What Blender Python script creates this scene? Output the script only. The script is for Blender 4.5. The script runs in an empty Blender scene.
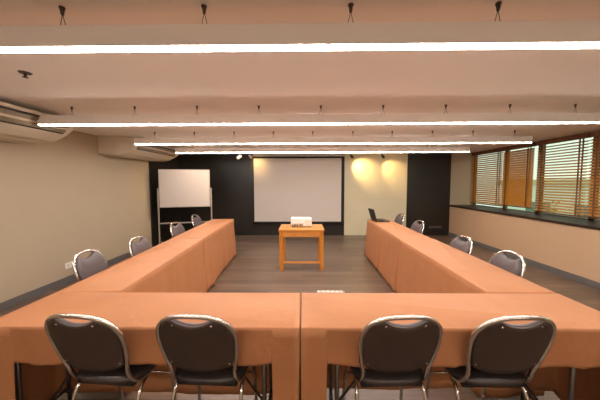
import bpy, bmesh, math, random
from mathutils import Vector, Matrix
random.seed(7)
C = bpy.context.scene.collection
PI = math.pi
# ------------------------------------------------------------------ helpers
def link(o, parent=None):
    C.objects.link(o)
    if parent: o.parent = parent
    return o
def obj(name, bm, m, parent=None, smooth=True, bevel=0, solid=0):
    me = bpy.data.meshes.new(name)
    bmesh.ops.recalc_face_normals(bm, faces=bm.faces)
    bm.to_mesh(me); bm.free()
    for p in me.polygons: p.use_smooth = smooth
    me.materials.append(m)
    o = link(bpy.data.objects.new(name, me), parent)
    if solid:
        s = o.modifiers.new('thickness', 'SOLIDIFY'); s.thickness = solid; s.offset = -1
    if bevel:
        b = o.modifiers.new('bevel', 'BEVEL'); b.width = bevel; b.segments = 2; b.limit_method = 'ANGLE'
        b.harden_normals = True
    return o
def thing(name, label, cat, loc=(0, 0, 0), rz=0, group=None):
    o = link(bpy.data.objects.new(name, None)); o.empty_display_size = .1
    o.location = loc; o.rotation_euler = (0, 0, rz); tag(o, label, cat, group); return o
def tag(o, label, cat, group=None):
    o['label'] = label; o['category'] = cat
    if group: o['group'] = group
    return o
def dup(root, loc, rz, label):
    r = root.copy(); C.objects.link(r); r.location = loc; r.rotation_euler = (0, 0, rz); r['label'] = label
    for ch in list(root.children):
        c = ch.copy(); C.objects.link(c); c.parent = r
        for g in list(ch.children):
            d = g.copy(); C.objects.link(d); d.parent = c
    return r
def box(bm, x0, x1, y0, y1, z0, z1, M=None):
    v = [bm.verts.new((x, y, z)) for x in (x0, x1) for y in (y0, y1) for z in (z0, z1)]
    for f in ((0, 1, 3, 2), (4, 6, 7, 5), (0, 4, 5, 1), (2, 3, 7, 6), (0, 2, 6, 4), (1, 5, 7, 3)):
        bm.faces.new([v[i] for i in f])
    if M: bmesh.ops.transform(bm, matrix=M, verts=v)
    return v
def B(*a, M=None):
    bm = bmesh.new(); box(bm, *a, M=M); return bm
def tube(bm, pts, r, n=10, cap=True):
    pts = [Vector(p) for p in pts]; rings = []
    up = None
    for i, p in enumerate(pts):
        d = (pts[min(i + 1, len(pts) - 1)] - pts[max(i - 1, 0)]).normalized()
        if up is None:
            a = Vector((0, 0, 1)) if abs(d.z) < .9 else Vector((0, 1, 0))
            up = (a - d * a.dot(d)).normalized()
        else: up = (up - d * up.dot(d)).normalized()
        s = d.cross(up); rr = r[i] if isinstance(r, (list, tuple)) else r
        rings.append([bm.verts.new(p + rr * (math.cos(2 * PI * k / n) * up + math.sin(2 * PI * k / n) * s)) for k in range(n)])
    for a, b in zip(rings, rings[1:]):
        for k in range(n): bm.faces.new((a[k], a[(k + 1) % n], b[(k + 1) % n], b[k]))
    if cap:
        bm.faces.new(rings[0]); bm.faces.new(rings[-1][::-1])
def T(pts, r, n=10):
    bm = bmesh.new(); tube(bm, pts, r, n); return bm
def spline(P, k=6):
    P = [Vector(p) for p in P]; out = []
    for i in range(len(P) - 1):
        a = P[max(i - 1, 0)]; b = P[i]; c = P[i + 1]; d = P[min(i + 2, len(P) - 1)]
        for j in range(k):
            t = j / k
            out.append(.5 * ((2 * b) + (c - a) * t + (2 * a - 5 * b + 4 * c - d) * t * t + (3 * b - a - 3 * c + d) * t ** 3))
    out.append(P[-1]); return out
def prism(prof, a0, a1, axis='y'):      # prof = [(u, z)], extruded along y (u = x) or along x (u = y)
    bm = bmesh.new()
    def P(u, z, a): return (u, a, z) if axis == 'y' else (a, u, z)
    A = [bm.verts.new(P(u, z, a0)) for u, z in prof]; Z = [bm.verts.new(P(u, z, a1)) for u, z in prof]
    bm.faces.new(A); bm.faces.new(Z[::-1])
    for i in range(len(prof)):
        j = (i + 1) % len(prof); bm.faces.new((A[i], Z[i], Z[j], A[j]))
    return bm
def struct(name, bm, m, parent=None, **k):
    o = obj(name, bm, m, parent, smooth=False, **k)
    if not parent: o['kind'] = 'structure'
    return o
# ------------------------------------------------------------------ materials
def lin(c): return tuple(((x / 255) / 12.92 if x / 255 <= .04045 else ((x / 255 + .055) / 1.055) ** 2.4) for x in c) + (1,)
def mat(name, rgb, rough=.6, metal=0, var=0, vscale=6, bump=0, bscale=60, spec=.5, stretch=None, coat=0, sheen=0):
    m = bpy.data.materials.new(name); m.use_nodes = True; nt = m.node_tree; b = nt.nodes['Principled BSDF']
    b.inputs['Base Color'].default_value = lin(rgb); b.inputs['Roughness'].default_value = rough
    b.inputs['Metallic'].default_value = metal; b.inputs['Specular IOR Level'].default_value = spec
    b.inputs['Coat Weight'].default_value = coat; b.inputs['Sheen Weight'].default_value = sheen
    tc = nt.nodes.new('ShaderNodeTexCoord'); mp = nt.nodes.new('ShaderNodeMapping')
    nt.links.new(tc.outputs['Object'], mp.inputs['Vector'])
    if stretch: mp.inputs['Scale'].default_value = stretch
    if var:
        n = nt.nodes.new('ShaderNodeTexNoise'); n.inputs['Scale'].default_value = vscale; n.inputs['Detail'].default_value = 5
        nt.links.new(mp.outputs[0], n.inputs['Vector'])
        r = nt.nodes.new('ShaderNodeMapRange'); r.inputs[1].default_value = .25; r.inputs[2].default_value = .75
        r.inputs[3].default_value = 1 - var; r.inputs[4].default_value = 1 + var
        h = nt.nodes.new('ShaderNodeHueSaturation'); h.inputs['Color'].default_value = lin(rgb)
        nt.links.new(n.outputs['Fac'], r.inputs[0]); nt.links.new(r.outputs[0], h.inputs['Value']); nt.links.new(h.outputs[0], b.inputs['Base Color'])
    if bump:
        n = nt.nodes.new('ShaderNodeTexNoise'); n.inputs['Scale'].default_value = bscale; n.inputs['Detail'].default_value = 4
        nt.links.new(mp.outputs[0], n.inputs['Vector'])
        u = nt.nodes.new('ShaderNodeBump'); u.inputs['Strength'].default_value = bump; u.inputs['Distance'].default_value = .01
        nt.links.new(n.outputs['Fac'], u.inputs['Height']); nt.links.new(u.outputs[0], b.inputs['Normal'])
    return m
def emit(name, rgb, s):
    m = bpy.data.materials.new(name); m.use_nodes = True; nt = m.node_tree; b = nt.nodes['Principled BSDF']
    b.inputs['Base Color'].default_value = lin(rgb); b.inputs['Emission Color'].default_value = lin(rgb); b.inputs['Emission Strength'].default_value = s
    return m
WALL = mat('warm wall paint', (186, 168, 142), .75, var=.03, vscale=1.3, bump=.05, bscale=90)
WALLR = mat('peach wall paint', (200, 166, 132), .7, var=.03, vscale=1.3, bump=.05, bscale=90)
CEIL = mat('ceiling paint', (246, 236, 226), .8, var=.02, vscale=.8)
BLACK = mat('black laminate cladding', (34, 29, 25), .38, var=.15, vscale=3, stretch=(1, 1, .3))
BEIGE = mat('beige laminate panel', (212, 200, 168), .45, var=.03, vscale=2)
BASE = mat('grey vinyl baseboard', (104, 100, 98), .45, var=.06)
SILL = mat('dark brown sill', (54, 37, 29), .5, var=.1, spec=.2)
CLOTH = mat('terracotta tablecloth', (182, 122, 80), .58, var=.05, vscale=5, bump=.9, bscale=6, spec=.45)
CHROME = mat('chrome tube', (215, 208, 200), .2, 1, var=.08, vscale=30)
SHELL = mat('dark brown shell', (64, 49, 40), .5, var=.08, vscale=14, bump=.06, bscale=160)
VINYL = mat('charcoal vinyl', (88, 77, 77), .42, var=.08, vscale=12, bump=.08, bscale=220)
SEATM = mat('dark vinyl seat', (58, 48, 44), .38, var=.08, vscale=12, bump=.08, bscale=220)
RUBBER = mat('black rubber', (22, 20, 19), .8, var=.1)
HOUS = mat('beam housing', (236, 226, 216), .55, var=.02, vscale=3)
STEEL = mat('dark hanger steel', (95, 82, 72), .4, .8, var=.1, vscale=20)
PLAST = mat('cream plastic', (212, 196, 174), .45, var=.03, vscale=3)
DARKP = mat('dark grille', (44, 38, 34), .5, var=.1)
LOUV = mat('olive grey louvre', (138, 124, 100), .45, var=.05)
OAK = mat('orange oak', (206, 130, 44), .35, var=.12, vscale=7, stretch=(1, 1, 6), coat=.2)
OAKX = mat('orange oak top', (216, 146, 72), .32, var=.12, vscale=7, stretch=(1, 7, 6), coat=.2)
WHITE = mat('white plastic', (236, 228, 220), .4, var=.02)
SCREEN = mat('matte projection fabric', (205, 194, 184), .85, var=.01)
BOARD = mat('whiteboard enamel', (196, 186, 180), .3, var=.01)
ALU = mat('grey aluminium', (176, 168, 160), .4, .6, var=.05)
BLIND = mat('amber wood slat', (200, 136, 52), .45, var=.14, vscale=8, stretch=(8, 1, 8))
BLINDD = mat('brown wood rail', (112, 66, 38), .45, var=.1, vscale=8)
TAPE = mat('brown ladder tape', (134, 84, 50), .8, var=.08, vscale=40)
WFRAME = mat('window frame metal', (120, 104, 80), .4, .3, var=.05)
PLY = mat('brown tabletop laminate', (92, 55, 34), .45, var=.12, vscale=6)
GREYM = mat('grey steel leg', (120, 112, 106), .35, .8, var=.06)
LAPM = mat('laptop shell', (38, 35, 36), .35, .2, var=.05)
KEYM = mat('laptop keys', (20, 19, 20), .5, var=.05)
GLED = emit('led diffuser', (255, 247, 240), 62)
SPOTL = emit('halogen lens', (255, 226, 170), 14)
def floor_mat():
    m = bpy.data.materials.new('grey brown plank floor'); m.use_nodes = True; nt = m.node_tree; b = nt.nodes['Principled BSDF']
    L = nt.links.new; N = nt.nodes.new
    tc = N('ShaderNodeTexCoord')
    br = N('ShaderNodeTexBrick'); br.inputs['Scale'].default_value = 1; br.inputs['Brick Width'].default_value = 1.3; br.inputs['Row Height'].default_value = .13
    br.inputs['Mortar Size'].default_value = .0025; br.inputs['Bias'].default_value = 0; br.offset = .37
    br.inputs['Color1'].default_value = lin((124, 103, 86)); br.inputs['Color2'].default_value = lin((98, 80, 67)); br.inputs['Mortar'].default_value = lin((62, 50, 42))
    L(tc.outputs['Object'], br.inputs['Vector'])
    mp = N('ShaderNodeMapping'); mp.inputs['Scale'].default_value = (1.2, 16, 1); L(tc.outputs['Object'], mp.inputs['Vector'])
    n = N('ShaderNodeTexNoise'); n.inputs['Scale'].default_value = 2.2; n.inputs['Detail'].default_value = 7; n.inputs['Distortion'].default_value = .6
    L(mp.outputs[0], n.inputs['Vector'])
    r = N('ShaderNodeMapRange'); r.inputs[1].default_value = .3; r.inputs[2].default_value = .7; r.inputs[3].default_value = .74; r.inputs[4].default_value = 1.2
    L(n.outputs['Fac'], r.inputs[0])
    h = N('ShaderNodeHueSaturation'); L(br.outputs['Color'], h.inputs['Color']); L(r.outputs[0], h.inputs['Value']); L(h.outputs[0], b.inputs['Base Color'])
    r2 = N('ShaderNodeMapRange'); r2.inputs[3].default_value = .26; r2.inputs[4].default_value = .42; L(n.outputs['Fac'], r2.inputs[0]); L(r2.outputs[0], b.inputs['Roughness'])
    u = N('ShaderNodeBump'); u.inputs['Strength'].default_value = .12; u.inputs['Distance'].default_value = .003; L(n.outputs['Fac'], u.inputs['Height']); L(u.outputs[0], b.inputs['Normal'])
    return m
def glass_mat():
    m = bpy.data.materials.new('window glass'); m.use_nodes = True; nt = m.node_tree; nt.nodes.clear()
    o = nt.nodes.new('ShaderNodeOutputMaterial'); t = nt.nodes.new('ShaderNodeBsdfTransparent'); g = nt.nodes.new('ShaderNodeBsdfGlossy'); x = nt.nodes.new('ShaderNodeMixShader')
    t.inputs[0].default_value = (.95, .98, .93, 1); g.inputs['Roughness'].default_value = .02; x.inputs[0].default_value = .06
    nt.links.new(t.outputs[0], x.inputs[1]); nt.links.new(g.outputs[0], x.inputs[2]); nt.links.new(x.outputs[0], o.inputs[0]); return m
GLASS = glass_mat()
# ------------------------------------------------------------------ camera
CAMH = 1.48
cam = bpy.data.cameras.new('camera'); co = link(bpy.data.objects.new('camera', cam)); bpy.context.scene.camera = co
p, y, r = .065, .0112, -.0022
fw = Vector((-math.sin(y) * math.cos(p), math.cos(y) * math.cos(p), -math.sin(p))); rt = Vector((math.cos(y), math.sin(y), 0)); up = rt.cross(fw)
rt, up = rt * math.cos(r) + up * math.sin(r), -rt * math.sin(r) + up * math.cos(r)
M = Matrix((rt, up, -fw)).transposed().to_4x4(); M.translation = (0, 0, CAMH); co.matrix_world = M
cam.sensor_width = 36; cam.lens = 262 / 600 * 36; cam.clip_start = .02
# ------------------------------------------------------------------ room
XL, XR, XW, YB, YN, ZC = -3.52, 4.10, 4.68, 7.38, -2.0, 2.29
SZ = .86
struct('floor', B(XL - .1, XW + .1, YN - .1, YB + .1, -.1, 0), floor_mat())
struct('ceiling', B(XL - .1, XW + .16, YN - .1, YB + .1, ZC, ZC + .12), CEIL)
struct('wall_left', B(XL - .1, XL, YN, YB, 0, ZC), WALL)
struct('wall_near', B(XL - .1, XW + .1, YN - .1, YN, 0, ZC), WALL)
struct('wall_far', B(XL - .1, XW + .1, YB, YB + .1, 0, ZC), WALL)
struct('wall_right', B(XR, XW, YN, YB, 0, SZ - .04), WALLR)
bm = B(XW, XW + .12, YN, .9, SZ - .04, ZC); box(bm, XW, XW + .12, .9, YB, 2.27, ZC); box(bm, XW, XW + .12, 7.3, YB, SZ - .04, 2.27)
struct('wall_right_upper', bm, WALL)
bpy.data.objects['wall_right_upper'].name = 'wall_window_side'
struct('baseboard_left', B(XL, XL + .012, YN, 5.98, 0, .095), BASE)
struct('baseboard_right', B(XR - .012, XR, YN, YB - .03, 0, .095), BASE)
struct('trim_1', B(XR - .02, XW, YN, YB, SZ - .04, SZ), SILL, bevel=.004)                    # window ledge
bm = B(XL, XL + .03, 5.98, YB - .03, 0, ZC - .001)
struct('trim_2', bm, BLACK)                                                                   # black cladding on the left wall
bm = B(XL, 1.16, YB - .03, YB, 0, ZC - .001)
struct('trim_3', bm, BLACK)
bm = bmesh.new()
for z0, z1 in ((0, .62), (.624, 1.02), (1.024, 2.04), (2.044, ZC - .001)): box(bm, 1.16, 2.90, YB - .03, YB, z0, z1)
struct('trim_4', bm, BEIGE)
struct('trim_5', B(2.90, XR - .001, YB - .045, YB, 0, ZC - .001), BLACK, bevel=.003)
# windows and daylight side
n = 0
for y0, y1 in ((.92, 2.1), (2.1, 3.3), (3.3, 4.31), (4.31, 5.30), (5.30, 6.17), (6.17, 7.3)):
    n += 1; bm = bmesh.new()
    box(bm, XW + .03, XW + .08, y0, y0 + .045, SZ - .04, 2.27); box(bm, XW + .03, XW + .08, y1 - .045, y1, SZ - .04, 2.27)
    box(bm, XW + .03, XW + .08, y0, y1, SZ - .04, SZ + .02); box(bm, XW + .03, XW + .08, y0, y1, 2.22, 2.27)
    w = struct('window_%d' % n, bm, WFRAME)
    struct('pane', B(XW + .05, XW + .056, y0 + .04, y1 - .04, SZ, 2.23), GLASS, w)
blind_info = [
 (6.16, 7.25, -.8, 'leftmost wooden blind at far end of window row, half open', .92),
 (5.34, 6.15, -1.12, 'closed amber wooden blind, second from the far end of windows', .95),
 (4.335, 5.26, -.52, 'open wooden blind showing bright daylight, third from the far end', .90),
 (3.36, 4.31, -.65, 'wooden blind cut by the right edge of the photo', .91),
]
for y0, y1, tilt, lab, zb in blind_info:
    t = thing('wooden_blind', lab, 'window blind', (XW - .05, (y0 + y1) / 2, 0), 0, 'wooden blinds on the windows')
    h = (y1 - y0) / 2
    obj('headrail', B(-.035, .03, -h - .003, h + .003, 2.20, 2.285), BLINDD, t, smooth=False, bevel=.004)
    bm = bmesh.new(); z = zb + .05; 
    while z < 2.19:
        box(bm, -.026, .026, -h, h, -.0015, .0015, M=Matrix.Translation((0, 0, z)) @ Matrix.Rotation(tilt, 4, 'Y')); z += .05
    obj('slats', bm, BLIND, t, smooth=False)
    obj('bottom_rail', B(-.025, .025, -h, h, zb, zb + .022), BLINDD, t, smooth=False, bevel=.003)
    for yy in (-h + .12, h - .12):
        bm = bmesh.new(); box(bm, -.029, -.0275, yy - .014, yy + .014, zb + .01, 2.21); box(bm, .0275, .029, yy - .014, yy + .014, zb + .01, 2.21)
        obj('ladder_tape', bm, TAPE, t, smooth=False)
    bm = T([(-.045, -h + .05, 2.22), (-.045, -h + .05, 1.35)], .0025, 6); obj('pull_cord', bm, TAPE, t)
# outside: pale neighbouring building, hedge and ground
FAC = mat('pale render facade', (214, 222, 208), .8, var=.06, vscale=.6)
t = thing('neighbour_building', 'pale building with window rows seen through the blinds', 'building', (10.5, 5, -3))
obj('facade', B(0, 3, -8, 9, 0, 4.35), FAC, t, smooth=False)
obj('parapet', B(-.12, 3, -8.1, 9.1, 4.35, 4.6), mat('tan parapet', (190, 182, 150), .8, var=.05), t, smooth=False)
GD = mat('dull window glass', (92, 112, 110), .15, var=.1)
for k in range(7):
    obj('window', B(-.03, .02, -7 + 2.2 * k, -5.8 + 2.2 * k, 2.2, 3.6), GD, t, smooth=False, bevel=.01)
GR = mat('hedge leaves', (96, 140, 66), .7, var=.35, vscale=9)
bm = bmesh.new(); rnd = random.Random(3)
for k in range(3000):
    c = Vector((rnd.uniform(-.5, .5), rnd.uniform(-5, 5), rnd.uniform(0, 3.9) )); c.z *= (.9 + .1 * math.sin(c.y * 3.1))
    d = Vector((rnd.gauss(0, 1), rnd.gauss(0, 1), rnd.gauss(0, 1))).normalized() * .09; e = d.orthogonal().normalized() * .055
    bm.faces.new([bm.verts.new(c + q) for q in (d, e, -d, -e)])
tag(obj('hedge', bm, GR, smooth=False), 'green leafy hedge outside the windows', 'hedge').location = (8.2, 4.2, -3)
g = struct('ground', B(XW + .3, 30, -20, 30, -3.1, -3), mat('paved ground', (150, 150, 138), .9, var=.08)); 
# ------------------------------------------------------------------ linear lights
def beam(yb, x0, x1, px0, sp, hs, label):
    t = thing('linear_light', label, 'ceiling light', ((x0 + x1) / 2, yb, 2.096), 0, 'suspended linear lights under the ceiling')
    L = (x1 - x0) / 2
    obj('housing', B(-L, L, -.027, .027, .008, .100), HOUS, t, smooth=False, bevel=.003)
    for s in (-1, 1): obj('end_cap', B(s * L - .002 if s > 0 else -L - .006, L + .006 if s > 0 else -L + .002, -.028, .028, 0, .101), HOUS, t, smooth=False)
    prof = [(-.019, .0085), (-.019, .003), (-.016, 0), (.016, 0), (.019, .003), (.019, .0085)]
    obj('diffuser', prism(prof, -L, L, 'x'), GLED, t)
    for hx in hs:
        x = hx - (x0 + x1) / 2; zt = ZC - 2.096
        bm = bmesh.new()
        tube(bm, [(x, 0, zt), (x, 0, zt - .006)], .013, 10); tube(bm, [(x, 0, zt - .005), (x, 0, zt - .035)], [.011, .006], 8)
        tube(bm, [(x, 0, zt - .03), (x - .016, 0, .098)], .0016, 5); tube(bm, [(x, 0, zt - .03), (x + .016, 0, .098)], .0016, 5)
        for s in (-1, 1): tube(bm, [(x + s * .016, 0, .108), (x + s * .016, 0, .097)], .005, 6)
        obj('hanger', bm, STEEL, t)
def X(px, Y): return (px - 303) / 262 * Y * 1.0
beam(-1.1, -2.72, 3.45, 0, 0, [-2.4 + .68 * k for k in range(9)], 'unseen linear light added behind the camera to light the room')  # unseen beam, added because the room needed more light from behind
beam(1.25, -2.72, 3.45, 0, 0, [X(a, 1.195) for a in (-232, -86, 60, 204, 351, 497, 643, 790)], 'nearest and largest glowing linear light across the top of the photo')
beam(2.81, -2.80, 3.5, 0, 0, [X(a, 2.757) for a in (70, 134, 197, 259, 321, 383, 445, 508, 572)], 'second linear light from camera, its left end by the near air conditioner')
beam(4.2, -2.67, 3.57, 0, 0, [X(a, 4.14) for a in (154, 194, 234, 273.5, 313, 353, 392, 432, 472, 513)], 'third linear light from camera, right end stopping before the blinds')
beam(5.4, -2.60, 3.36, 0, 0, [X(a, 5.34) for a in (192, 221.5, 251, 280, 309, 338, 367.5, 397, 426.5, 456)], 'farthest linear light, just above the projection screen and spotlights')
# ------------------------------------------------------------------ air conditioners
def aircon(loc, label, L=1.5):
    t = thing('air_conditioner', label, 'air conditioner', loc, 0, 'ceiling air conditioners on the left wall')
    prof = [(0.005, -.30), (.36, -.31), (.46, -.295), (.60, -.225), (.70, -.15), (.76, -.085), (.765, -.06), (.70, -.045), (.55, -.04), (.5, 0), (.005, 0)]
    obj('body', prism(prof, -L / 2, L / 2), PLAST, t, smooth=False, bevel=.006)
    def strip(a, b, off, thick, y0, y1):
        a = Vector((a[0], 0, a[1])); b = Vector((b[0], 0, b[1])); d = (b - a).normalized(); nn = Vector((d.z, 0, -d.x))
        q = [a + nn * off, b + nn * off, b + nn * (off + thick), a + nn * (off + thick)]
        return prism([(v.x, v.z) for v in q], y0, y1)
    h = L / 2 - .07
    obj('outlet_grille', strip((.615, -.214), (.752, -.095), -.004, .008, -h, h), DARKP, t, smooth=False)
    for f in (0.15, .62):
        a = (.615 + .137 * f, -.214 + .119 * f); b = (a[0] + .036, a[1] + .031)
        obj('louvre', strip(a, b, .004, .012, -h + .02, h - .02), LOUV, t, smooth=False, bevel=.002)
    obj('side_panel', prism([(u * .985 + .004, z * .97 - .003) for u, z in prof], -L / 2 - .006, -L / 2 + .001), PLAST, t, smooth=False)
    obj('inlet_panel', B(.04, .34, -h, h, -.318, -.304), PLAST, t, smooth=False, bevel=.003)
    return t
aircon((XL, 2.50, ZC), 'nearer cream air conditioner cut by the left edge of photo')
aircon((XL, 5.26, ZC), 'farther cream air conditioner above the mobile whiteboard')
# ------------------------------------------------------------------ sprinklers
def sprinkler(loc, label):
    t = thing('sprinkler', label, 'sprinkler', loc, 0, 'ceiling sprinklers')
    obj('escutcheon', T([(0, 0, 0), (0, 0, -.008)], [.04, .034], 16), STEEL, t)
    obj('nozzle', T([(0, 0, -.008), (0, 0, -.03), (0, 0, -.031), (0, 0, -.036)], [.011, .008, .017, .017], 12), STEEL, t)
sprinkler((-2.03, 1.95, ZC), 'small sprinkler head on ceiling near the left air conditioner')
sprinkler((.58, 3.62, ZC), 'small sprinkler head on ceiling between second and third linear lights')
# ------------------------------------------------------------------ tables and cloths
def table(loc, rz, L, W, label, group, il=.17, ir=.17):
    t = thing('folding_table', label, 'table', loc, rz, group)
    l, w = L / 2 - .015, W / 2 - .012
    obj('tabletop', B(-l, l, -w, w, .715, .744), PLY, t, smooth=False, bevel=.003)
    for sx in (-1, 1):
        for sy in (-1, 1):
            x, yy = sx * (l - (il if sx < 0 else ir)), sy * (w - .05)
            obj('leg', T([(x, yy, .715), (x, yy, .0)], .0125, 10), GREYM, t)
        x = sx * (l - (il if sx < 0 else ir))
        obj('crossbar', T([(x, -w + .05, .14), (x, w - .05, .14)], .009, 8), GREYM, t)
        obj('brace', T([(x, 0, .14), (x - sx * .42, 0, .715)], .007, 8), GREYM, t)
    return t
def cloth(loc, rz, L, W, drops, label, seed, group='terracotta tablecloths on the U-shaped tables', flare=None, wav=.016):
    """drops: side -> function(u along side 0..1) giving the hang; sides front(-y), right(+x), rear(+y), left(-x)"""
    rnd = random.Random(seed); l, w = L / 2, W / 2; flare = flare or {}
    bm = bmesh.new(); rad = .006
    cols = []  # (x, y, nx, ny, drop, flare)
    def side(name, p0, p1, nrm):
        d = drops[name]; ln = math.dist(p0, p1); us = [i / max(8, int(ln / .035)) for i in range(max(8, int(ln / .035)) + 1)]
        for q in getattr(d, 'marks', ()): us += [q - .004, q + .004]
        us = sorted(u for u in set(us) if 0 <= u <= 1)
        for u in us[:-1] if True else us:
            cols.append((p0[0] + (p1[0] - p0[0]) * u, p0[1] + (p1[1] - p0[1]) * u, nrm, d(u), flare.get(name, .01), u, name))
    side('front', (-l, -w), (l, -w), (0, -1)); side('right', (l, -w), (l, w), (1, 0))
    side('rear', (l, w), (-l, w), (0, 1)); side('left', (-l, w), (-l, -w), (-1, 0))
    ph = [rnd.uniform(0, 6.3) for _ in range(6)]
    n = 14; rings = []
    for i, (x, yy, nr, dr, fl, u, nm) in enumerate(cols):
        s = (x if nr[0] == 0 else yy) * 1.0; ring = []
        for k in range(n + 1):
            f = k / n; dz = dr * f
            a = wav * (f ** .8) * min(1, dr / .3) * (math.sin(s * 17 + ph[0]) * .5 + math.sin(s * 29 + ph[1]) * .35 + math.sin(s * 7 + ph[2]) * .5)
            a += .003 * math.sin(s * 60 + f * 5 + ph[3]) * f
            o = fl * f * (dr / .7) + max(a, -.004) if fl > 0 else a * .4
            hem = (1 if k == n else f) * .012 * math.sin(s * 5 + ph[4]) * min(1, dr / .5)
            z = .748 - dz + hem * f
            if k == 0: o = 0; z = .7495
            ring.append(bm.verts.new((x + nr[0] * o, yy + nr[1] * o, max(z, .012))))
        rings.append(ring)
    m = len(rings)
    for i in range(m):
        a, b = rings[i], rings[(i + 1) % m]
        for k in range(n): bm.faces.new((a[k], b[k], b[k + 1], a[k + 1]))
    # top: inner ring and fill
    inner = []
    for (x, yy, nr, *_), ring in zip(cols, rings):
        inner.append(bm.verts.new((max(-l + rad, min(l - rad, x)), max(-w + rad, min(w - rad, yy)), .7545)))
    for i in range(m):
        j = (i + 1) % m
        bm.faces.new((rings[i][0], inner[i], inner[j], rings[j][0]))
    bmesh.ops.remove_doubles(bm, verts=inner, dist=.0005)
    ed = [e for e in bm.edges if len(e.link_faces) == 1 and abs(e.verts[0].co.z - .7545) < 1e-4]
    bmesh.ops.contextual_create(bm, geom=ed)
    o = obj('tablecloth', bm, CLOTH, None, smooth=True, solid=.0022)
    o.location = loc; o.rotation_euler = (0, 0, rz); tag(o, label, 'tablecloth', group)
    return o
class D:
    def __init__(s, base, marks=(), f=None): s.base = base; s.marks = marks; s.f = f
    def __call__(s, u): return s.f(u) if s.f else s.base
TG = 'folding tables under the terracotta cloths'
YF0, YF1 = 1.272, 1.695
FW = YF1 - YF0; FY = (YF0 + YF1) / 2
# front row: left and right
def fdrop(strip_l, strip_r):
    def f(u):
        if u < strip_l or u > 1 - strip_r: return .735
        e = min(u - strip_l, 1 - strip_r - u)
        return .172 + .03 * (1 - e) - .02 * math.exp(-e * 18)
    return D(0, (strip_l, 1 - strip_r), f)
LX0, SX, RX1 = -1.655, -.014, 1.675
la, ra = SX - .003 - LX0, RX1 - SX - .003
table(((LX0 + SX - .003) / 2, FY, 0), 0, la - .012, FW - .01, 'folding table under the left half of the nearest cloth row', TG, .09, .17)
table(((RX1 + SX + .003) / 2, FY, 0), 0, ra - .012, FW - .01, 'folding table under the right half of the nearest row', TG, .17, .23)
cloth(((LX0 + SX - .003) / 2, FY, 0), 0, la, FW, dict(front=fdrop(.1, .085), right=D(.735), rear=D(.70), left=D(.70)), 'terracotta cloth on left half of nearest table row', 11, flare={'right': 0, 'rear': 0, 'left': .02, 'front': .006})
cloth(((RX1 + SX + .003) / 2, FY, 0), 0, ra, FW, dict(front=fdrop(.075, .1), right=D(.70), rear=D(.655), left=D(.735)), 'terracotta cloth on right half of nearest table row', 12, flare={'left': 0, 'rear': 0, 'right': .02, 'front': .006})
# arms: local x runs along the arm (world y)
def arm(p_in0, p_in1, W, side, label_t, label_c, seed, far):
    a, b = Vector(p_in0), Vector(p_in1); d = (b - a); L = d.length - .006; d.normalize()
    out = Vector((-d.y, d.x)) if side < 0 else Vector((d.y, -d.x))
    c = (a + b) / 2 + out * W / 2; rz = math.atan2(d.y, d.x)
    inner = 'front' if side < 0 else 'rear'; outer = 'rear' if side < 0 else 'front'
    dr = {inner: D(.725), outer: D(.22), 'right': D(.72), 'left': D(.72)}
    fl = {inner: .03, outer: .01, 'left': 0, 'right': .03 if far else 0}
    table((c.x, c.y, 0), rz, L - .012, W - .01, label_t, TG)
    return cloth((c.x, c.y, 0), rz, L, W, dr, label_c, seed, flare=fl, wav=.022)
arm((-1.235, 1.712), (-1.315, 3.385), .42, -1, 'folding table in the left arm, nearer to camera', 'terracotta cloth on nearer table of left arm, beside the nearest row', 21, False)
arm((-1.317, 3.39), (-1.405, 5.275), .425, -1, 'folding table at the far end of the left arm', 'terracotta cloth on far table of left arm, near the whiteboard', 22, True)
arm((1.222, 1.712), (1.252, 3.375), .45, 1, 'folding table in the right arm, nearer to camera', 'terracotta cloth on nearer table of right arm, beside the nearest row', 23, False)
arm((1.254, 3.38), (1.283, 5.19), .43, 1, 'folding table at the far end of the right arm', 'terracotta cloth on far table of right arm, under the laptop', 24, True)
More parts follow.
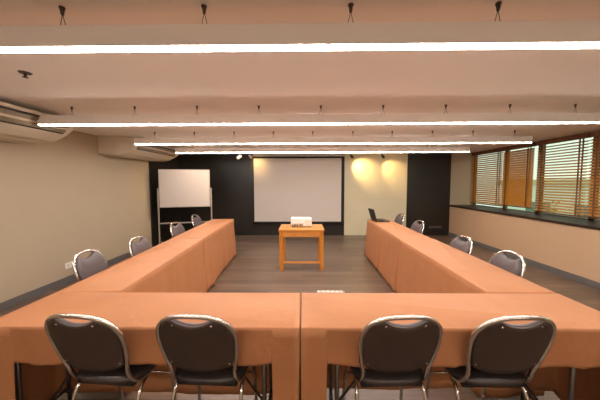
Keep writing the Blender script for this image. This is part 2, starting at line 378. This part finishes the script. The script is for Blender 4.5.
# ------------------------------------------------------------------ chairs
HOOP = [(0, 0.1602), (0.15, 0.1718), (0.35, 0.1833), (0.55, 0.1887), (0.7, 0.1833), (0.82, 0.165), (0.91, 0.1341), (0.965, 0.0955), (0.992, 0.054), (1.0, 0.0)]
def hw(t):
    for (a, x), (b, z) in zip(HOOP, HOOP[1:]):
        if a <= t <= b: return x + (z - x) * (t - a) / (b - a)
    return 0
def bp(x, t, off=0):     # a point on the back surface; off > 0 towards the sitter
    return Vector((x, -.195 - .105 * t - .026 * (1 - (x / .2) ** 2) + off,   .545 + .338 * t + off * .3))
def panel(off0, off1, inset=.013, puff=0):
    bm = bmesh.new(); N, R = 30, 12; cols = []
    xm = .1885 - inset
    for i in range(N + 1):
        x = -xm * math.cos(PI * i / N); ax = abs(x)
        tt = 1.0
        while hw(tt) - inset < ax and tt > .56: tt -= .005
        tl = 0.0
        while hw(tl) - inset < ax and tl < .55: tl += .005
        tl = max(tl, .02 + .13 * (ax / .168) ** 3)
        if ax < .1: tt = min(tt, .835 + .1 * (ax / .1) ** 2.2)
        tt = min(tt, .955); tt = max(tt, tl + .004)
        cols.append((x, tl, tt))
    def surf(front):
        g = []
        for x, a, b in cols:
            cc = []
            for j in range(R + 1):
                t = a + (b - a) * j / R; e = min(1, (j * (R - j)) / (R * 1.6)) * min(1, (1 - (abs(x) / xm) ** 4) * 2)
                cc.append(bm.verts.new(bp(x, t, (off1 + puff * e) if front else off0)))
            g.append(cc)
        return g
    F, K = surf(True), surf(False)
    for g in (F, K):
        for i in range(N):
            for j in range(R): bm.faces.new((g[i][j], g[i + 1][j], g[i + 1][j + 1], g[i][j + 1]))
    for i in range(N):
        bm.faces.new((F[i][0], F[i + 1][0], K[i + 1][0], K[i][0])); bm.faces.new((F[i][R], F[i + 1][R], K[i + 1][R], K[i][R]))
    for j in range(R):
        bm.faces.new((F[0][j], F[0][j + 1], K[0][j + 1], K[0][j])); bm.faces.new((F[N][j], F[N][j + 1], K[N][j + 1], K[N][j]))
    return bm
def make_chair(label):
    t = thing('banquet_chair', label, 'chair', group='chrome framed chairs around the U-shaped tables')
    # seat: rounded cushion
    bm = bmesh.new(); rows = []
    prof = [(.434, .84), (.440, .97), (.455, 1.0), (.468, .97), (.476, .86), (.479, .5), (.480, 0.001)]
    n = 36
    for z, s in prof:
        ring = []; z += .016
        for k in range(n):
            a = 2 * PI * k / n; ca, sa = math.cos(a), math.sin(a)
            ex = 2 / 3.6
            x = .20 * s * math.copysign(abs(ca) ** ex, ca) * (1 + .05 * sa); yy = -.018 + .183 * s * math.copysign(abs(sa) ** ex, sa)
            ring.append(bm.verts.new((x, yy + .0, z)))
        rows.append(ring)
    for a, b in zip(rows, rows[1:]):
        for k in range(n): bm.faces.new((a[k], a[(k + 1) % n], b[(k + 1) % n], b[k]))
    bm.faces.new(rows[0]); bm.faces.new(rows[-1])
    obj('seat', bm, SEATM, t)
    obj('seat_pan', B(-.16, .16, -.17, .135, .43, .454), RUBBER, t, smooth=False, bevel=.006)
    obj('backrest', panel(.004, .018, puff=.016), VINYL, t)
    sh = obj('back_shell', panel(-.007, .003), SHELL, t)
    for x, tq in ((-.09, .86), (.09, .86), (-.145, .17), (.145, .17)):
        a = bp(x, tq, -.006); obj('screw', T([a, a + Vector((0, -.005, -.001))], [.006, .004], 10), CHROME, sh)
    pts = []
    left = [bp(-x, tt) for tt, x in HOOP]; right = [bp(x, tt) for tt, x in reversed(HOOP[:-1])]
    c = [(-.178, .08, .445), (-.176, -.06, .442), (-.17, -.15, .455), (-.162, -.190, .505)] + left + right + [(.162, -.190, .505), (.17, -.15, .455), (.176, -.06, .442), (.178, .08, .445)]
    obj('back_hoop', T(spline(c, 4), .0105, 10), CHROME, t)
    for s in (-1, 1):
        fl = spline([(s * .165, -.02, .438), (s * .176, .07, .40), (s * .18, .12, .33), (s * .184, .14, .18), (s * .188, .15, .02)], 5)
        rl = spline([(s * .16, .02, .438), (s * .174, -.12, .418), (s * .18, -.175, .34), (s * .19, -.215, .18), (s * .2, -.25, .02)], 5)
        for pth in (fl, rl):
            lg = obj('leg', T(pth, .0095, 10), CHROME, t)
            e = pth[-1]; obj('rubber_foot', T([(e.x, e.y, .0), (e.x, e.y, .035)], [.0135, .012], 10), RUBBER, lg)
    obj('stretcher', T([(-.18, .126, .29), (.18, .126, .29)], .007, 8), CHROME, t)
    obj('stretcher', T([(-.182, -.185, .30), (.182, -.185, .30)], .007, 8), CHROME, t)
    return t
chairs = [
 (-1.02, 1.458, -0.08, 'brown backed chair nearest the left edge of the photo, in front of the nearest row'),
 (-0.495, 1.458, -0.04, 'brown backed chair left of the cloth seam, in front of the nearest row'),
 (0.45, 1.458, 0.04, 'brown backed chair right of the cloth seam, in front of the nearest row'),
 (0.975, 1.458, 0.02, 'brown backed chair at the lower right, in front of the nearest row'),
 (-1.596, 2.269, -1.451, 'grey padded chair on left arm side, nearest of four along that wall'),
 (-1.514, 2.836, -1.521, 'grey padded chair on left arm side, second nearest along that wall'),
 (-1.624, 3.9, -1.571, 'grey padded chair on left side, just before the whiteboard'),
 (-1.724, 4.86, -1.571, 'grey padded chair at the far end of left arm before the whiteboard'),
 (1.465, 2.23, 1.511, 'grey padded chair on window side, nearest of four along the right arm'),
 (1.464, 2.873, 1.531, 'grey padded chair on window side, second nearest along the right arm'),
 (1.514, 4.07, 1.571, 'grey padded chair on window side, in front of the black panel'),
 (1.584, 5.02, 1.571, 'grey padded chair beside the laptop at far end of right arm'),
]
c0 = None
for x, yy, rz, lab in chairs:
    if c0 is None: c0 = make_chair(lab); c0.location = (x, yy, 0); c0.rotation_euler = (0, 0, rz)
    else: dup(c0, (x, yy, 0), rz, lab)
# ------------------------------------------------------------------ projector table, projector
t = thing('wooden_side_table', 'small orange wooden table with square legs holding the projector', 'table', (-.026, 4.35, 0))
hwid = .372; dp = .56
obj('tabletop', B(-.385, .385, -.012, dp + .012, .672, .702), OAKX, t, smooth=False, bevel=.004)
for x in (-hwid, hwid - .062):
    for yy in (0, dp - .062): obj('leg', B(x, x + .062, yy, yy + .062, 0, .672), OAK, t, smooth=False, bevel=.003)
for yy in (.008, dp - .028): obj('apron', B(-hwid + .062, hwid - .062, yy, yy + .02, .572, .672), OAKX, t, smooth=False)
for x in (-hwid + .008, hwid - .028): obj('apron', B(x, x + .02, .062, dp - .062, .572, .672), OAKX, t, smooth=False)
for yy in (.015,): obj('stretcher', B(-hwid + .062, hwid - .062, yy, yy + .03, .115, .145), OAKX, t, smooth=False, bevel=.002)
t = thing('projector', 'white projector on the small orange wooden table', 'projector', (-.035, 4.68, .702))
bm = B(-.18, .19, -.12, .13, .014, .155); obj('body', bm, WHITE, t, smooth=False, bevel=.014)
obj('rear_panel', B(-.165, .04, -.123, -.118, .022, .068), mat('grey port panel', (176, 164, 140), .5, var=.05), t, smooth=False)
for a, w in ((-.12, .028), (-.075, .022), (-.02, .03)): obj('port', B(a, a + w, -.1245, -.122, .03, .05), RUBBER, t, smooth=False)
obj('lens_housing', T([(.09, .13, .07), (.09, .155, .07)], [.042, .038], 20), KEYM, t)
bm = bmesh.new()
for k in range(9): box(bm, .075 + k * .011, .080 + k * .011, -.1225, -.119, .035, .13)
obj('vent', bm, PLAST, t, smooth=False)
for x in (-.15, .16):
    for yy in (-.09, .1): obj('foot', T([(x, yy, 0), (x, yy, .016)], .012, 10), RUBBER, t)
# ------------------------------------------------------------------ laptop
t = thing('laptop', 'dark open laptop at the far end of the right arm', 'laptop', (1.475, 4.98, .7575), PI / 2 + .05)
obj('base', B(-.17, .17, -.12, .12, 0, .018), LAPM, t, smooth=False, bevel=.004)
bm = bmesh.new()
for i in range(12):
    for j in range(5): box(bm, -.15 + i * .0252, -.128 + i * .0252, -.035 + j * .026, -.013 + j * .026, .0178, .0205)
obj('keyboard', bm, KEYM, t, smooth=False)
obj('touchpad', B(-.05, .05, -.105, -.05, .0178, .019), KEYM, t, smooth=False)
Mx = Matrix.Translation((0, .118, .016)) @ Matrix.Rotation(-.28, 4, 'X')
lid = obj('lid', B(-.17, .17, 0, .009, 0, .225, M=Mx), LAPM, t, smooth=False, bevel=.003)
obj('display', B(-.157, .157, -.0012, .0006, .015, .212, M=Mx), mat('unlit glossy display', (30, 32, 36), .08, var=.02), lid, smooth=False)
obj('hinge', T([(-.12, .118, .016), (.12, .118, .016)], .006, 8), KEYM, t)
# ------------------------------------------------------------------ power strip on the floor
t = thing('power_strip', 'white power strip on the floor just beyond the nearest row', 'power strip', (.37, 3.42, 0), .0)
obj('body', B(-.18, .18, -.03, .03, 0, .035), WHITE, t, smooth=False, bevel=.005)
for k in range(5): obj('socket', T([(-.13 + k * .062, 0, .034), (-.13 + k * .062, 0, .037)], .021, 14), PLAST, t)
obj('switch', B(.155, .172, -.012, .012, .034, .042), mat('red rocker', (150, 40, 30), .4, var=.02), t, smooth=False)
# ------------------------------------------------------------------ projection screen
t = thing('projection_screen', 'large pull-down projection screen with black border on far wall', 'projection screen', (-.14, YB - .12, 0))
obj('case', B(-1.24, 1.28, -.045, .06, 2.205, 2.275), ALU, t, smooth=False, bevel=.008)
obj('fabric', B(-1.235, 1.265, .0, .003, .36, 2.21), mat('black screen border', (26, 23, 22), .8, var=.03), t, smooth=False)
obj('viewing_surface', B(-1.215, 1.2, -.003, .0, .405, 2.155), SCREEN, t, smooth=False)
obj('bottom_bar', T([(-1.25, .001, .36), (1.28, .001, .36)], .016, 12), mat('black bar', (30, 27, 26), .4, var=.03), t)
# ------------------------------------------------------------------ mobile whiteboard
t = thing('mobile_whiteboard', 'wheeled whiteboard on a grey metal stand before the black wall', 'whiteboard', (-2.71, 6.0, 0), .28)
hwb = .53
obj('panel', B(-hwb, hwb, -.012, .012, .945, 1.78), BOARD, t, smooth=False)
bm = bmesh.new()
box(bm, -hwb - .012, hwb + .012, -.016, .016, .93, .947); box(bm, -hwb - .012, hwb + .012, -.016, .016, 1.778, 1.793)
box(bm, -hwb - .012, -hwb + .003, -.016, .016, .947, 1.778); box(bm, hwb - .003, hwb + .012, -.016, .016, .947, 1.778)
obj('frame', bm, ALU, t, smooth=False, bevel=.002)
for s in (-1, 1):
    obj('post', B(s * (hwb + .035) - .015, s * (hwb + .035) + .015, -.015, .015, .11, 1.37), ALU, t, smooth=False, bevel=.003)
    obj('pivot_knob', T([(s * (hwb + .012), 0, 1.33), (s * (hwb + .075), 0, 1.33)], .014, 10), RUBBER, t)
    ft = obj('foot', B(s * (hwb + .035) - .017, s * (hwb + .035) + .017, -.26, .26, .075, .11), ALU, t, smooth=False, bevel=.004)
    for yy in (-.24, .24): obj('caster', T([(s * (hwb + .035) - .012, yy, .0375), (s * (hwb + .035) + .012, yy, .0375)], .0375, 16), RUBBER, ft)
obj('crossbar', B(-hwb - .02, hwb + .02, -.012, .012, .555, .585), ALU, t, smooth=False)
# ------------------------------------------------------------------ spotlights
def spot(src, tgt, label, power, size, body):
    s = Vector(src); tg = Vector(tgt)
    t = thing('spotlight', label, 'spotlight', (s.x, s.y, ZC), 0, 'ceiling spotlights near the far wall')
    obj('base', T([(0, 0, 0), (0, 0, -.02)], .035, 16), body, t)
    obj('arm', T([(0, 0, -.015), (0, 0, s.z - ZC + .01)], .007, 8), body, t)
    d = (tg - s).normalized(); o = Vector((0, 0, s.z - ZC))
    hd = obj('head', T([o - d * .055, o - d * .05, o + d * .03, o + d * .055], [.02, .028, .034, .038], 18), body, t)
    obj('lens', T([o + d * .053, o + d * .0575], .031, 18), SPOTL, hd)
    l = bpy.data.lights.new('spot_lamp', 'SPOT'); l.energy = power; l.color = (1, .66, .26); l.spot_size = size; l.spot_blend = .9; l.shadow_soft_size = .02
    lo = link(bpy.data.objects.new('spot_lamp', l), t); lo.location = o + d * .07
    lo.rotation_euler = d.to_track_quat('-Z', 'Y').to_euler()
bd = mat('dark spot body', (70, 58, 48), .4, .5, var=.05); bw = mat('white spot body', (220, 208, 196), .4, var=.03)
spot((-1.36, 5.65, 2.04), (-2.28, 6.12, 1.62), 'leftmost spotlight, aimed at the whiteboard', 45, 1.5, bw)
spot((-1.37, 6.85, 2.17), (-1.22, 7.3, 1.95), 'white spotlight above the left edge of the projection screen', 12, 1.5, bw)
spot((1.27, 6.9, 2.17), (1.66, 7.35, 1.87), 'dark spotlight right of the screen, throwing the brightest glow', 75, 1.2, bd)
spot((2.08, 6.9, 2.17), (2.5, 7.35, 1.80), 'dark spotlight at right, beside the wall black panel', 38, 1.2, bd)
# ------------------------------------------------------------------ small wall plates
t = thing('wall_socket', 'white wall socket plate above the left baseboard', 'socket', (XL, 3.84, .255))
obj('plate', B(0, .009, -.075, .075, -.045, .045), WHITE, t, smooth=False, bevel=.003)
for k in (-.035, .035): obj('outlet', T([(.009, k, 0), (.0105, k, 0)], .017, 14), PLAST, t)
pl = obj('plate', B(3.53, 3.89, YB - .051, YB - .0445, .205, .265), mat('dull metal plate', (104, 94, 86), .4, .4, var=.1), bpy.data.objects['trim_5'], smooth=False, bevel=.002)
# ------------------------------------------------------------------ world and look
w = bpy.data.worlds.new('sky'); bpy.context.scene.world = w; w.use_nodes = True
bg = w.node_tree.nodes['Background']; bg.inputs[0].default_value = (.86, 1.0, .84, 1); bg.inputs[1].default_value = 1.15
vs = bpy.context.scene.view_settings
vs.view_transform = 'Standard'; vs.look = 'None'; vs.gamma = 1; vs.use_curve_mapping = False; vs.exposure = .15
